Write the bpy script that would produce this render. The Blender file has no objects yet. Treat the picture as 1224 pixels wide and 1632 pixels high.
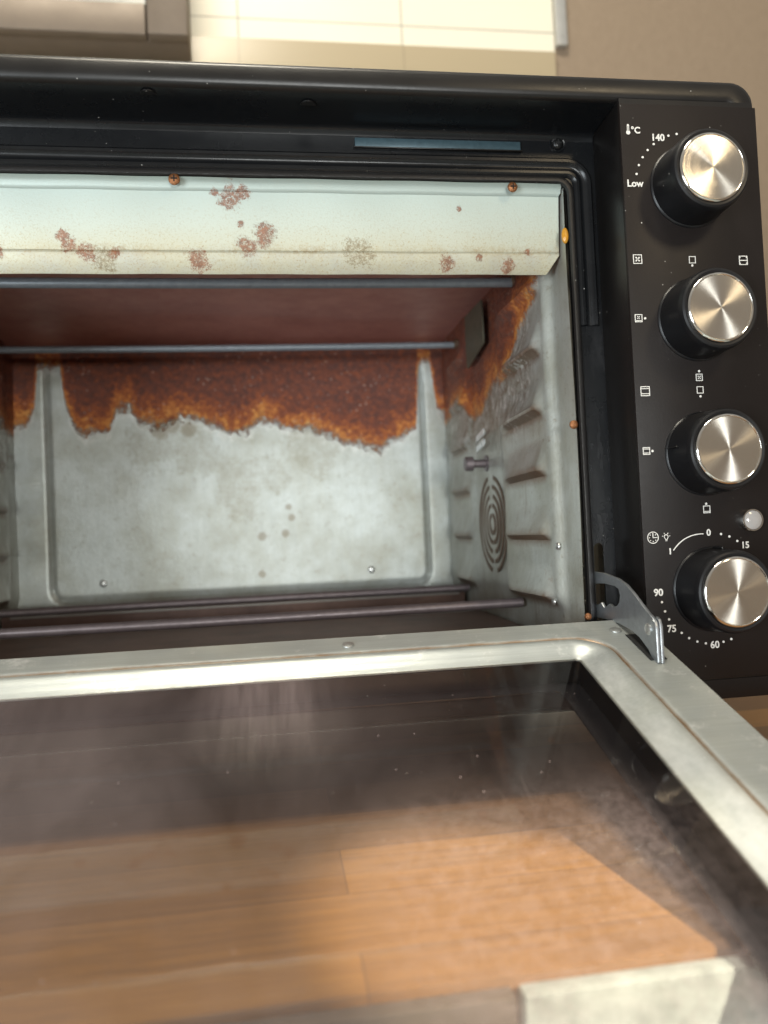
import bpy, bmesh, math, random
from mathutils import Vector, Matrix
random.seed(7)
sc = bpy.context.scene
COL = sc.collection

# ------------------------------------------------------------------ camera, world, lamps, exposure
cd = bpy.data.cameras.new('camera'); cam = bpy.data.objects.new('camera', cd); COL.objects.link(cam)
cam.matrix_world = Matrix(((0.98930755, 0.04118387, -0.13990873, -0.23701664),
                           (-0.13855858, -0.03400498, -0.98976977, -0.39756755),
                           (-0.04552016, 0.99857276, -0.02793501, 0.03888093),
                           (0, 0, 0, 1)))
cd.sensor_fit = 'HORIZONTAL'; cd.sensor_width = 36; cd.lens = 36.02
cd.clip_start = 0.01; cd.clip_end = 50
cd.dof.use_dof = True; cd.dof.focus_distance = 0.43; cd.dof.aperture_fstop = 8
sc.camera = cam

world = bpy.data.worlds.new('World'); sc.world = world; world.use_nodes = True
wn = world.node_tree; wn.nodes.clear()
wo = wn.nodes.new('ShaderNodeOutputWorld'); wb = wn.nodes.new('ShaderNodeBackground')
wt = wn.nodes.new('ShaderNodeTexCoord'); wx = wn.nodes.new('ShaderNodeSeparateXYZ')
wr = wn.nodes.new('ShaderNodeValToRGB'); wm = wn.nodes.new('ShaderNodeMapRange')
wn.links.new(wt.outputs['Generated'], wx.inputs[0]); wn.links.new(wx.outputs['Z'], wm.inputs[0])
wm.inputs[1].default_value = -1; wm.inputs[2].default_value = 1
wn.links.new(wm.outputs[0], wr.inputs[0])
e = wr.color_ramp.elements
e[0].position = 0.0; e[0].color = (0.30, 0.20, 0.12, 1)
e[1].position = 1.0; e[1].color = (0.62, 0.60, 0.55, 1)
m_ = e.new(0.5); m_.color = (0.36, 0.30, 0.24, 1)
wn.links.new(wr.outputs[0], wb.inputs[0]); wb.inputs[1].default_value = 0.55
wn.links.new(wb.outputs[0], wo.inputs[0])

def area_lamp(name, loc, target, sx, sy, watts, color):
    ld = bpy.data.lights.new(name, 'AREA'); ld.shape = 'RECTANGLE'; ld.size = sx; ld.size_y = sy
    ld.energy = watts; ld.color = color
    o = bpy.data.objects.new(name, ld); COL.objects.link(o); o.location = loc
    o.rotation_euler = (Vector(target) - Vector(loc)).to_track_quat('-Z', 'Y').to_euler(); return o
area_lamp('window_light', (-0.12, -2.0, 0.06), (-0.2, 0.2, 0.08), 0.36, 0.28, 17.0, (0.97, 1.0, 0.98))
area_lamp('side_window_light', (-1.05, -0.95, -0.05), (-0.2, 0.1, 0.08), 0.5, 0.5, 13, (0.86, 0.95, 1.0))
area_lamp('warm_room_light', (0.25, -0.66, 0.60), (-0.02, 0.0, 0.0), 0.10, 0.14, 1.0, (1.0, 0.80, 0.52))
area_lamp('overhead_fill', (-0.35, -0.35, 1.75), (-0.35, 0.35, 0.3), 0.5, 0.4, 21, (1.0, 0.92, 0.76))  # added overhead fill, no lamp seen; brightens tiles, counter and rim

sd_ = bpy.data.lights.new('sun_gap_light', 'SPOT'); sd_.energy = 240; sd_.color = (1.0, .89, .70); sd_.spot_size = math.radians(5.0); sd_.spot_blend = .25; sd_.shadow_soft_size = .012
so_ = bpy.data.objects.new('sun_gap_light', sd_); COL.objects.link(so_); so_.location = (0.55, -1.25, 1.05)
so_.rotation_euler = (Vector((-.130, -.165, -.075)) - Vector(so_.location)).to_track_quat('-Z', 'Y').to_euler()
vs = sc.view_settings; vs.view_transform = 'Standard'; vs.look = 'None'; vs.exposure = 0.28; vs.gamma = 1; vs.use_curve_mapping = False
sc.render.engine = 'CYCLES'
sc.cycles.use_denoising = True
sc.cycles.max_bounces = 10; sc.cycles.transparent_max_bounces = 12
sc.cycles.caustics_reflective = False; sc.cycles.caustics_refractive = False
sc.cycles.sample_clamp_indirect = 4.0

# ------------------------------------------------------------------ node material helper
class Mat:
    def __init__(s, name):
        s.m = bpy.data.materials.new(name); s.m.use_nodes = True; s.t = s.m.node_tree; s.t.nodes.clear()
        s.out = s.t.nodes.new('ShaderNodeOutputMaterial'); s.co = s.t.nodes.new('ShaderNodeTexCoord').outputs['Object']
        s._x = None
    def n(s, kind, **kw):
        nd = s.t.nodes.new('ShaderNode' + kind)
        for k, v in kw.items(): setattr(nd, k, v)
        return nd
    def put(s, sock, v):
        if isinstance(v, bpy.types.NodeSocket): s.t.links.new(v, sock)
        elif v is not None:
            if isinstance(v, (tuple, list)) and len(v) == 3 and sock.type == 'RGBA': v = (*v, 1)
            sock.default_value = v
    def xyz(s):
        if not s._x: s._x = s.n('SeparateXYZ'); s.put(s._x.inputs[0], s.co)
        return s._x.outputs
    def math(s, op, a, b=0.0, c=None, clamp=False):
        nd = s.n('Math', operation=op, use_clamp=clamp); s.put(nd.inputs[0], a); s.put(nd.inputs[1], b)
        if c is not None: s.put(nd.inputs[2], c)
        return nd.outputs[0]
    def map(s, v, a, b, c=0.0, d=1.0, smooth=False):
        nd = s.n('MapRange'); nd.interpolation_type = 'SMOOTHSTEP' if smooth else 'LINEAR'
        for i, x in enumerate((v, a, b, c, d)): s.put(nd.inputs[i], x)
        return nd.outputs[0]
    def vec(s, scale=(1, 1, 1), loc=(0, 0, 0)):
        nd = s.n('Mapping'); s.put(nd.inputs[0], s.co); nd.inputs['Scale'].default_value = scale; nd.inputs['Location'].default_value = loc
        return nd.outputs[0]
    def noise(s, scale, detail=4, rough=.6, vec=None, dist=0.0):
        nd = s.n('TexNoise'); s.put(nd.inputs['Vector'], vec or s.co); nd.inputs['Scale'].default_value = scale
        nd.inputs['Detail'].default_value = detail; nd.inputs['Roughness'].default_value = rough; nd.inputs['Distortion'].default_value = dist
        return nd.outputs[0]
    def voro(s, scale, vec=None, feat='F1'):
        nd = s.n('TexVoronoi', feature=feat); s.put(nd.inputs['Vector'], vec or s.co); nd.inputs['Scale'].default_value = scale
        return nd.outputs
    def mix(s, f, a, b, kind='MIX'):
        nd = s.n('Mix', data_type='RGBA', blend_type=kind); s.put(nd.inputs[0], f); s.put(nd.inputs[6], a); s.put(nd.inputs[7], b)
        return nd.outputs[2]
    def ramp(s, f, stops):
        nd = s.n('ValToRGB'); s.put(nd.inputs[0], f); el = nd.color_ramp.elements
        el[0].position, el[0].color = stops[0][0], (*stops[0][1], 1); el[1].position, el[1].color = stops[-1][0], (*stops[-1][1], 1)
        for p, c in stops[1:-1]: q = el.new(p); q.color = (*c, 1)
        return nd.outputs[0]
    def curve(s, v, pts):
        nd = s.n('FloatCurve'); s.put(nd.inputs[1], v); c = nd.mapping.curves[0]
        c.points[0].location = pts[0]; c.points[-1].location = pts[-1]
        for p in pts[1:-1]: c.points.new(*p)
        for p in c.points: p.handle_type = 'VECTOR'
        nd.mapping.update(); return nd.outputs[0]
    def bump(s, h, strength=.3, dist=.001, nrm=None):
        nd = s.n('Bump'); s.put(nd.inputs['Height'], h); nd.inputs['Strength'].default_value = strength; nd.inputs['Distance'].default_value = dist
        if nrm: s.put(nd.inputs['Normal'], nrm)
        return nd.outputs[0]
    def bsdf(s, color, rough=.5, metal=0.0, normal=None, **kw):
        nd = s.n('BsdfPrincipled'); s.put(nd.inputs['Base Color'], color); s.put(nd.inputs['Roughness'], rough); s.put(nd.inputs['Metallic'], metal)
        if normal: s.put(nd.inputs['Normal'], normal)
        for k, v in kw.items(): s.put(nd.inputs[k.replace('_', ' ')], v)
        s.t.links.new(nd.outputs[0], s.out.inputs[0]); return nd
    def spots(s, list_, radius_noise=900, n=True):
        """mask of soft blobs at given (u, v, r) where u, v are chosen axes"""
        raise NotImplementedError

def blob(M, ax, ay, pts, wob, k=.55):
    """max over round stains (a, b, radius), outline broken up by a wobble value around 0"""
    acc = None
    for a, b, r in pts:
        dx = M.math('SUBTRACT', ax, a); dy = M.math('SUBTRACT', ay, b)
        d = M.math('SQRT', M.math('ADD', M.math('MULTIPLY', dx, dx), M.math('MULTIPLY', dy, dy)))
        v = M.math('SUBTRACT', .8, M.math('DIVIDE', d, r * .9))
        acc = v if acc is None else M.math('MAXIMUM', acc, v)
    acc = M.math('ADD', acc, M.math('MULTIPLY', wob, k))
    return M.map(acc, 0.0, .25, 0, 1)

def centred(M, v, gain=2.0): return M.math('MULTIPLY', M.math('SUBTRACT', v, .5), gain)

# ---- rust + zinc shader shared by the inside sheets
def rusty_zinc(name, mask_fn, zinc=(.50, .53, .50), extra=None, zmetal=.35, zrough=.42):
    M = Mat(name); x, y, z = M.xyz()
    wob = M.math('ADD', M.math('MULTIPLY', centred(M, M.noise(38, 6, .72)), .020), M.math('MULTIPLY', centred(M, M.noise(300, 4, .85)), .017))
    mask = mask_fn(M, x, y, z, wob)                         # signed metres above the rust line (positive = rusty)
    rust = M.map(M.math('ADD', mask, M.math('MULTIPLY', centred(M, M.noise(620, 3, .9)), .007)), -.0040, .0040, 0, 1, True)
    halo = M.map(M.math('ADD', mask, M.math('MULTIPLY', centred(M, M.noise(110, 4, .8)), .008)), -.012, -.001, 0, 1, True)
    deep = M.map(M.math('ADD', mask, M.math('MULTIPLY', centred(M, M.noise(30, 5, .7)), .022)), .002, .034, 0, 1, True)
    cell = M.n('TexVoronoi', feature='F1'); M.put(cell.inputs['Vector'], M.co); cell.inputs['Scale'].default_value = 300; cr = M.n('SeparateColor'); M.put(cr.inputs[0], cell.outputs['Color'])
    gr = M.math('ADD', M.math('MULTIPLY', M.map(M.noise(170, 5, .8), .36, .64), .5), M.math('MULTIPLY', cr.outputs[0], .5))
    rc = M.ramp(M.math('ADD', M.math('MULTIPLY', deep, .56), M.math('MULTIPLY', M.math('SUBTRACT', 1.0, gr), .62)),
                [(0.0, (.90, .48, .14)), (.25, (.62, .23, .05)), (.44, (.42, .115, .032)), (.68, (.24, .066, .030)), (1.0, (.12, .042, .030))])
    blot = M.noise(16, 5, .65)
    streak = M.noise(60, 4, .75, M.vec((4.5, 4.5, .6)))
    speck = M.map(M.noise(150, 5, .85), .57, .70)
    zc = M.mix(M.map(blot, .40, .66), zinc, tuple(c * f for c, f in zip(zinc, (.66, .62, .54))))
    zc = M.mix(M.map(streak, .42, .72, 0, .35), zc, tuple(c * .66 for c in zinc))
    zc = M.mix(M.math('MULTIPLY', speck, .6), zc, (.20, .16, .10))
    zc = M.mix(M.math('MULTIPLY', halo, .50), zc, (.72, .72, .68))
    if extra: zc = extra(M, x, y, z, zc, wob)
    gl_ = M.math('MULTIPLY', M.map(M.voro(200)[0], .10, .22, 1, 0), M.map(M.noise(50, 3), .48, .60))
    rc = M.mix(M.math('MULTIPLY', gl_, .7), rc, (.62, .50, .42))  # pale specks painted in as glints on the rust
    col = M.mix(rust, zc, rc)
    h = M.math('ADD', M.math('MULTIPLY', rust, M.math('ADD', .0, M.math('MULTIPLY', M.noise(300, 5, .8), .9))), M.math('MULTIPLY', M.noise(500, 2), .12))
    rough = M.mix(rust, (zrough,) * 3, M.mix(M.map(M.noise(330, 3, .8), .35, .65), (.25,) * 3, (.75,) * 3))
    M.bsdf(col, rough, M.math('MULTIPLY', M.math('SUBTRACT', 1.0, rust), zmetal), M.bump(h, 1.0, .0018))
    return M.m

def back_mask(M, x, y, z, wob):
    pts = [(-.52, .165), (-.470, .160), (-.461, .172), (-.458, .215), (-.437, .217), (-.433, .178), (-.428, .165), (-.424, .156), (-.416, .147), (-.404, .152),
           (-.394, .150), (-.386, .172), (-.374, .176), (-.366, .164), (-.345, .153), (-.325, .163), (-.305, .160), (-.285, .150), (-.262, .149), (-.248, .158),
           (-.232, .156), (-.214, .148), (-.190, .143), (-.170, .136), (-.145, .130), (-.128, .128), (-.106, .140), (-.090, .150), (-.0855, .212), (-.074, .214), (-.068, .165), (-.05, .155)]
    nx = M.map(x, -.52, -.05); c = M.curve(nx, [((a + .52) / .47, (b - .1) / .15) for a, b in pts])
    line = M.math('ADD', M.math('MULTIPLY', c, .15), .1)
    m = M.math('SUBTRACT', M.math('ADD', z, M.math('MULTIPLY', wob, .8)), line)
    return m
def back_extra(M, x, y, z, zc, wob):
    w = centred(M, M.noise(420, 4, .8), 2)
    sp = blob(M, x, z, [(-.2508, .0414, .007), (-.2279, .0435, .0065), (-.2524, .0042, .006), (-.2237, .0697, .005), (-.221, .059, .0055), (-.345, .150, .015), (-.335, .155, .014),
                        (-.318, .150, .012)], w, .45)
    zc = M.mix(M.math('MULTIPLY', sp, .60), zc, (.17, .13, .075))
    w2 = centred(M, M.noise(120, 6, .8), 2)
    sm = blob(M, x, z, [(-.270, .085, .040), (-.235, .100, .03), (-.20, .125, .045), (-.31, .125, .04), (-.35, .135, .035)], M.math('ADD', w2, centred(M, M.noise(22, 4, .7), 3.0)), .9)
    zc = M.mix(M.math('MULTIPLY', M.math('MULTIPLY', sm, M.map(M.noise(180, 6, .85), .30, .65)), .55), zc, (.21, .19, .13))
    return zc
def side_mask(M, x, y, z, wob):
    pts = [(.03, .26), (.058, .26), (.064, .208), (.080, .192), (.096, .184), (.118, .174), (.128, .158), (.150, .148), (.170, .152), (.195, .156), (.215, .150), (.235, .138), (.262, .136), (.290, .156), (.320, .158), (.345, .150), (.38, .145)]
    c = M.curve(M.map(y, .03, .38), [((a - .03) / .35, (b - .1) / .2) for a, b in pts])
    return M.math('SUBTRACT', M.math('ADD', z, M.math('MULTIPLY', wob, .8)), M.math('ADD', M.math('MULTIPLY', c, .2), .1))
RIBS = (.195, .155, .1155, .0755, .0345, -.006)
def side_extra(M, x, y, z, zc, wob):
    acc = None
    for zi in RIBS:
        s = M.map(M.math('ABSOLUTE', M.math('SUBTRACT', M.math('ADD', z, M.math('MULTIPLY', wob, .12)), zi - .003)), .0015, .0070, 1, 0)
        acc = s if acc is None else M.math('MAXIMUM', acc, s)
    yb = M.math('MULTIPLY', M.map(y, .072, .078), M.map(y, .150, .180, 1, 0))
    yc = M.math('MULTIPLY', M.map(y, .272, .280), M.map(y, .325, .345, 1, 0))
    k = M.math('MULTIPLY', acc, M.math('MAXIMUM', yb, yc), clamp=True)
    zc = M.mix(M.math('MULTIPLY', k, .92), zc, (.16, .085, .045))
    # crusty pale flakes just under the rust and grime between the bead columns
    zone = M.math('MULTIPLY', M.map(z, .098, .125), M.map(y, .085, .11))
    crust = M.map(M.noise(120, 6, .88), .47, .56)
    zc = M.mix(M.math('MULTIPLY', M.math('MULTIPLY', crust, zone), .75), zc, (.15, .095, .05))
    flake = M.map(M.noise(160, 5, .85, M.vec((1, 1, .6), (.3, .1, 0))), .54, .60)
    zc = M.mix(M.math('MULTIPLY', M.math('MULTIPLY', flake, zone), .85), zc, (.80, .80, .76))
    run = M.map(M.noise(70, 5, .8, M.vec((1, 1, .12))), .54, .68)
    zc = M.mix(M.math('MULTIPLY', M.math('MULTIPLY', run, M.map(y, .06, .12, .25, 1)), .6), zc, (.20, .14, .085))
    zc = M.mix(M.math('MULTIPLY', M.map(M.noise(90, 6, .85), .60, .68), .6), zc, (.24, .11, .045))
    grime = M.math('MULTIPLY', M.map(y, .085, .20), M.map(M.noise(30, 5, .7), .35, .6))
    return M.mix(M.math('MULTIPLY', grime, .45), zc, (.20, .175, .13))

m_back = rusty_zinc('rusted_back_sheet', back_mask, (.47, .50, .475), back_extra)
m_side = rusty_zinc('rusted_side_sheet', side_mask, (.50, .52, .48), side_extra, .35, .38)

def mk_lintel():
    M = Mat('stained_pale_sheet'); x, y, z = M.xyz()
    fine = M.noise(900, 3, .8); g = M.noise(60, 5, .7)
    col = M.mix(M.map(z, .200, .236), (.45, .45, .36), (.39, .455, .425))
    w = centred(M, M.math('ADD', M.math('MULTIPLY', M.noise(900, 5, .9), .45), M.math('MULTIPLY', M.noise(120, 4, .8), .55)), 4.0)
    reds = blob(M, x, z, [(-.2545, .2335, .0095), (-.2640, .2360, .004), (-.248, .236, .006), (-.3445, .2070, .006), (-.3475, .2120, .0055), (-.3355, .2035, .007), (-.3200, .2030, .005), (-.2370, .2130, .0095), (-.2465, .2065, .0085),
                          (-.2500, .2190, .003), (-.275, .1995, .010), (-.1300, .1985, .007), (-.110, .2015, .003), (-.092, .1965, .006), (-.122, .2290, .0025), (-.0800, .2045, .003), (-.382, .2035, .006)], w, .85)
    reds = M.math('MULTIPLY', reds, M.map(M.noise(520, 5, .9), .40, .50))
    browns = blob(M, x, z, [(-.1830, .2045, .012), (-.178, .2010, .008), (-.325, .2005, .010)], w, 1.1)
    browns = M.math('MULTIPLY', browns, M.map(M.noise(600, 4, .9), .42, .56))
    edge = M.math('MULTIPLY', M.map(M.math('ABSOLUTE', M.math('SUBTRACT', z, .2045)), 0, .0042, 1, 0), M.math('MULTIPLY', M.map(M.noise(300, 5, .9), .42, .60), M.map(M.noise(28, 3, .6), .42, .62, .15, 1.0)))
    low = M.math('MULTIPLY', M.map(z, .2045, .2025), M.map(M.noise(24, 5, .8), .42, .6))
    col = M.mix(M.math('MULTIPLY', low, .6), col, (.36, .36, .33))
    col = M.mix(M.math('MULTIPLY', edge, .75), col, (.20, .12, .045))
    yel = M.math('MULTIPLY', M.map(z, .219, .2055), M.map(M.noise(40, 5, .8), .3, .65))
    col = M.mix(M.math('MULTIPLY', yel, .32), col, (.42, .33, .15))
    sp = M.math('MULTIPLY', M.map(fine, .52, .72), M.map(z, .236, .204, .08, .75))
    col = M.mix(sp, col, (.30, .20, .09))
    col = M.mix(M.math('MULTIPLY', M.map(g, .5, .8), .18), col, (.42, .44, .38))
    col = M.mix(M.math('MULTIPLY', browns, .75), col, (.16, .11, .045))
    rr = M.mix(M.map(M.noise(500, 3, .8), .35, .65), (.27, .085, .030), (.12, .038, .018))
    col = M.mix(M.math('MULTIPLY', reds, .85), col, rr)
    M.bsdf(col, .48, .25, M.bump(M.math('ADD', fine, M.math('MULTIPLY', reds, 1.2)), .22, .0006)); return M.m
m_lintel = mk_lintel()

def mk_ceiling():
    M = Mat('red_brown_ceiling_sheet'); x, y, z = M.xyz()
    col = M.mix(M.map(M.noise(20, 5, .7), .35, .7), (.62, .31, .265), (.48, .22, .19))
    col = M.mix(M.math('MULTIPLY', M.map(M.noise(240, 4, .8), .6, .72), .5), col, (.40, .20, .10))
    M.bsdf(col, M.map(M.noise(80, 4), .3, .7, .32, .5), .2, M.bump(M.noise(350, 4, .8), .4, .0008)); return M.m
m_ceil = mk_ceiling()

def mk_floor_sheet():
    M = Mat('burnt_brown_floor_sheet')
    col = M.mix(M.map(M.noise(25, 5, .7), .35, .7), (.22, .13, .10), (.13, .075, .060))
    M.bsdf(col, .5, .3, M.bump(M.noise(300, 3), .2, .0006)); return M.m
m_tray = mk_floor_sheet()

def mk_black(name, base, rough, peel=.12, dust=True, spec=.5, scale=700, glare_smear=0):
    M = Mat(name); c = base
    if dust:
        d = M.voro(170)[0]; gate = M.map(M.noise(35, 3), .52, .66)
        c = M.mix(M.math('MULTIPLY', M.map(d, .045, .075, 1, 0), gate), base, (.45, .43, .40))
    if glare_smear: c = M.mix(M.math('MULTIPLY', M.map(M.noise(70, 5, .75, M.vec((1, 1, .22))), .50, .70), M.math('MULTIPLY', M.map(M.xyz()[2], .19, .12), glare_smear)), c, (.05, .05, .052))  # grey streaks painted as glare on the lower faceplate
    sm = M.map(M.noise(14, 5, .7), .3, .75, rough - .06, rough + .12)
    M.bsdf(c, sm, 0, M.bump(M.noise(scale, 2), peel, .0004), Specular_IOR_Level=spec); return M.m
m_case = mk_black('black_enamel', (.007, .0062, .006), .33, .10, True, .42)
m_face = mk_black('black_semi_gloss_enamel', (.0065, .007, .008), .26, .08, True, .32, 700, .55)
m_panel = mk_black('matt_black_panel', (.0105, .0078, .0072), .42, .10, True, .24)
m_knob = mk_black('satin_black_plastic', (.007, .007, .008), .34, .06, True, .35)
m_gasket = mk_black('greasy_black_lip', (.014, .013, .013), .36, .45, True, .4, 900)

def mk_simple(name, col, rough, metal=0, nscale=200, amount=.12, bump=.15, dark=.6):
    M = Mat(name); f = M.map(M.noise(nscale, 5, .7), .35, .7)
    c = M.mix(M.math('MULTIPLY', f, amount * 2), col, tuple(k * dark for k in col))
    M.bsdf(c, M.map(M.noise(nscale * .6, 4), .3, .7, rough - .05, rough + .08), metal, M.bump(M.noise(nscale * 3, 3), bump, .0004)); return M.m
m_rod = mk_simple('grey_heating_tube', (.27, .30, .33), .36, .25, 180, .3)
m_rod_low = mk_simple('purple_grey_heating_tube', (.20, .165, .17), .42, .5, 180, .3)
m_steel = mk_simple('dull_steel', (.42, .45, .48), .34, .85, 260, .25)
m_plate = mk_simple('olive_bracket_sheet', (.13, .12, .085), .5, .4, 160, .3)
m_screw_rust = mk_simple('rusty_screw_steel', (.36, .15, .06), .40, .6, 900, .5, .6, .3)
m_screw_amber = mk_simple('amber_grease', (.60, .28, .03), .12, .0, 700, .3, .3)
m_screw_black = mk_simple('black_screw', (.02, .02, .02), .25, .6)
m_screw_zinc = mk_simple('zinc_screw', (.55, .56, .54), .32, .8, 600, .3)
m_dark = mk_simple('dark_slot', (.004, .004, .004), .8)
m_ventd = mk_simple('brown_burnt_vent', (.15, .095, .06), .6, .2, 400, .4)
m_bluegrey = mk_simple('blue_grey_strip', (.055, .095, .115), .35, .3, 300, .4)
m_white = mk_simple('printed_white', (.72, .70, .66), .5, 0, 900, .15, .02, .7)
m_lit_slot = mk_simple('lit_slot_pale', (.75, .78, .78), .3, .5)
m_edge = mk_simple('pale_rolled_edge', (.40, .37, .33), .4, .4)
m_unit = mk_simple('white_unit_front', (.76, .84, .80), .3, 0, 45, .45, .5, .45)
m_foot = mk_simple('black_rubber', (.015, .014, .014), .7)

def mk_cap():
    M = Mat('spun_aluminium'); x, y, z = M.xyz()
    r = M.math('SQRT', M.math('ADD', M.math('MULTIPLY', x, x), M.math('MULTIPLY', z, z)))
    rings = M.n('TexNoise', noise_dimensions='1D'); M.put(rings.inputs['W'], r); rings.inputs['Scale'].default_value = 9000; rings.inputs['Detail'].default_value = 2
    tan = M.n('Tangent', direction_type='RADIAL', axis='Y')
    dirt = M.math('MULTIPLY', M.map(M.noise(500, 5, .8), .62, .76), M.map(M.noise(60, 3, .6), .5, .65))
    col = M.mix(M.math('MULTIPLY', dirt, .25), (.78, .73, .65), (.5, .47, .42))
    nd = M.bsdf(col, M.map(dirt, 0, 1, .24, .38), 1, M.bump(rings.outputs[0], .10, .00008), Anisotropic=.96, Anisotropic_Rotation=0.0)
    M.put(nd.inputs['Tangent'], tan.outputs[0]); return M.m
m_cap = mk_cap()
m_chrome = mk_simple('polished_rim', (.82, .80, .76), .10, 1, 300, .1, .02)

def mk_door_metal():
    M = Mat('brushed_pale_door_sheet'); x, y, z = M.xyz()
    fine = M.noise(120, 4, .7, M.vec((.15, 9, 9)))
    col = M.mix(M.map(fine, .3, .75), (.42, .445, .435), (.33, .35, .335))
    big = M.noise(9, 5, .6); col = M.mix(M.math('MULTIPLY', M.map(big, .45, .65), .5), col, (.45, .45, .39))
    rr = .0185; d_ = .0204
    dx = M.math('MAXIMUM', M.math('SUBTRACT', -.4560 - d_ * .98 + rr, x), M.math('SUBTRACT', x, -.0838 + d_ * .87 - rr))
    dy = M.math('MAXIMUM', M.math('SUBTRACT', -.2585 - d_ * .9 + rr, y), M.math('SUBTRACT', y, -.0335 + d_ * .68 - rr))
    px_, py_ = M.math('MAXIMUM', dx, 0.0), M.math('MAXIMUM', dy, 0.0)
    sd = M.math('SUBTRACT', M.math('ADD', M.math('SQRT', M.math('ADD', M.math('MULTIPLY', px_, px_), M.math('MULTIPLY', py_, py_))), M.math('MINIMUM', M.math('MAXIMUM', dx, dy), 0.0)), rr)
    groove = M.map(M.math('ABSOLUTE', M.math('ADD', sd, M.math('MULTIPLY', centred(M, M.noise(90, 4, .8)), .0006))), .0002, .0014, 1, 0)
    glare_smear = M.math('MAXIMUM', M.map(M.noise(26, 6, .8), .56, .66), M.math('MULTIPLY', M.math('MULTIPLY', M.map(x, -.088, -.082), M.map(x, -.064, -.072)), M.map(M.noise(20, 5, .7, M.vec((1, .5, 1))), .42, .6)))
    col = M.mix(M.math('MULTIPLY', glare_smear, .55), col, (.72, .72, .70))  # pale scuffs, and a highlight streak painted along the right emboss
    spots = M.map(M.noise(260, 4, .8), .66, .74)
    col = M.mix(M.math('MULTIPLY', spots, .5), col, (.80, .80, .76))
    col = M.mix(M.math('MULTIPLY', groove, M.map(M.noise(50, 4), .3, .6, .6, 1.0)), col, (.20, .12, .06))
    M.bsdf(col, M.map(M.noise(35, 5, .7), .3, .7, .30, .46), .5, M.bump(M.math('ADD', fine, M.noise(60, 4, .6)), .10, .0008)); return M.m
m_door = mk_door_metal()

def mk_glass(name, film, tint, veil):
    M = Mat(name); x, y, z = M.xyz()
    tr = M.n('BsdfTransparent'); tr.inputs[0].default_value = (*tint, 1)
    gl = M.n('BsdfGlossy'); gl.inputs['Color'].default_value = (1, 1, 1, 1)
    M.put(gl.inputs['Roughness'], M.map(M.noise(30, 4), .3, .7, .015, .05))
    streak = M.noise(9, 5, .6, M.vec((1.6, .8, 1), (3, 0, 0)), .6)
    M.put(gl.inputs['Normal'], M.bump(M.noise(14, 2, .5, M.vec((2.2, 1.0, 1))), .05, .002))
    fr = M.n('Fresnel'); fr.inputs[0].default_value = 1.52
    mx = M.n('MixShader'); M.put(mx.inputs[0], M.math('MULTIPLY', fr.outputs[0], .8, clamp=True)); M.put(mx.inputs[1], tr.outputs[0]); M.put(mx.inputs[2], gl.outputs[0])
    df = M.n('BsdfDiffuse'); df.inputs[0].default_value = (*veil, 1)
    # greasy smears, fine scratches, dust, plus painted flare haze and a reflection streak
    sc_ = M.map(M.noise(200, 2, .5, M.vec((1.4, .10, 1)), .3), .69, .74)
    zone = M.map(x, -.26, -.12)
    f = M.map(streak, .35, .8, film * .5, film * 1.5)
    f = M.math('ADD', f, M.math('MULTIPLY', M.math('MULTIPLY', sc_, zone), .03))
    f = M.math('MULTIPLY', f, M.map(x, -.44, -.14, 4.2, .55))  # film thickens leftwards, standing in for lens flare haze
    # dried grease spatter over the near right part of the pane
    gz = M.math('MULTIPLY', M.map(x, -.26, -.16, 0, 1, True), M.map(y, -.120, -.165, 0, 1, True))
    grain = M.map(M.noise(170, 5, .8, None, .6), .40, .66)
    fineg = M.map(M.noise(55, 4, .75, M.vec((1.6, .7, 1))), .45, .7)
    f = M.math('ADD', f, M.math('MULTIPLY', M.math('MULTIPLY', gz, M.math('ADD', M.math('MULTIPLY', grain, .35), .12)), film * 5.5))
    f = M.math('ADD', f, M.math('MULTIPLY', M.math('MULTIPLY', M.map(x, -.30, -.15), fineg), film * .12))
    reflection_streak = M.math('MULTIPLY', M.map(M.math('ABSOLUTE', M.math('ADD', x, .245)), 0, .045, 1, 0, True), M.math('MULTIPLY', M.map(y, -.105, -.060, 0, 1, True), M.map(M.noise(90, 3, .7, M.vec((1, .08, 1))), .35, .7, .3, 1.2)))
    f = M.math('ADD', f, M.math('MULTIPLY', reflection_streak, .16))  # pale streak painted as the reflected highlight near the hinge
    f = M.math('MULTIPLY', f, M.map(x, -.112, -.098, 1, .22, True))
    dust = M.math('MULTIPLY', M.map(M.voro(150)[0], .03, .06, 1, 0), M.map(M.noise(40, 2), .55, .6)); f = M.math('ADD', f, M.math('MULTIPLY', dust, .5), clamp=True)
    m2 = M.n('MixShader'); M.put(m2.inputs[0], f); M.put(m2.inputs[1], mx.outputs[0]); M.put(m2.inputs[2], df.outputs[0])
    M.t.links.new(m2.outputs[0], M.out.inputs[0]); return M.m
m_glass = mk_glass('greasy_hazed_door_glass', .040, (.93, .93, .92), (.62, .50, .50))
m_glass_out = mk_glass('outer_door_glass', .02, (.90, .90, .90), (.6, .55, .5))
m_border = mk_black('black_glass_border', (.010, .010, .012), .18, .05)

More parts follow.
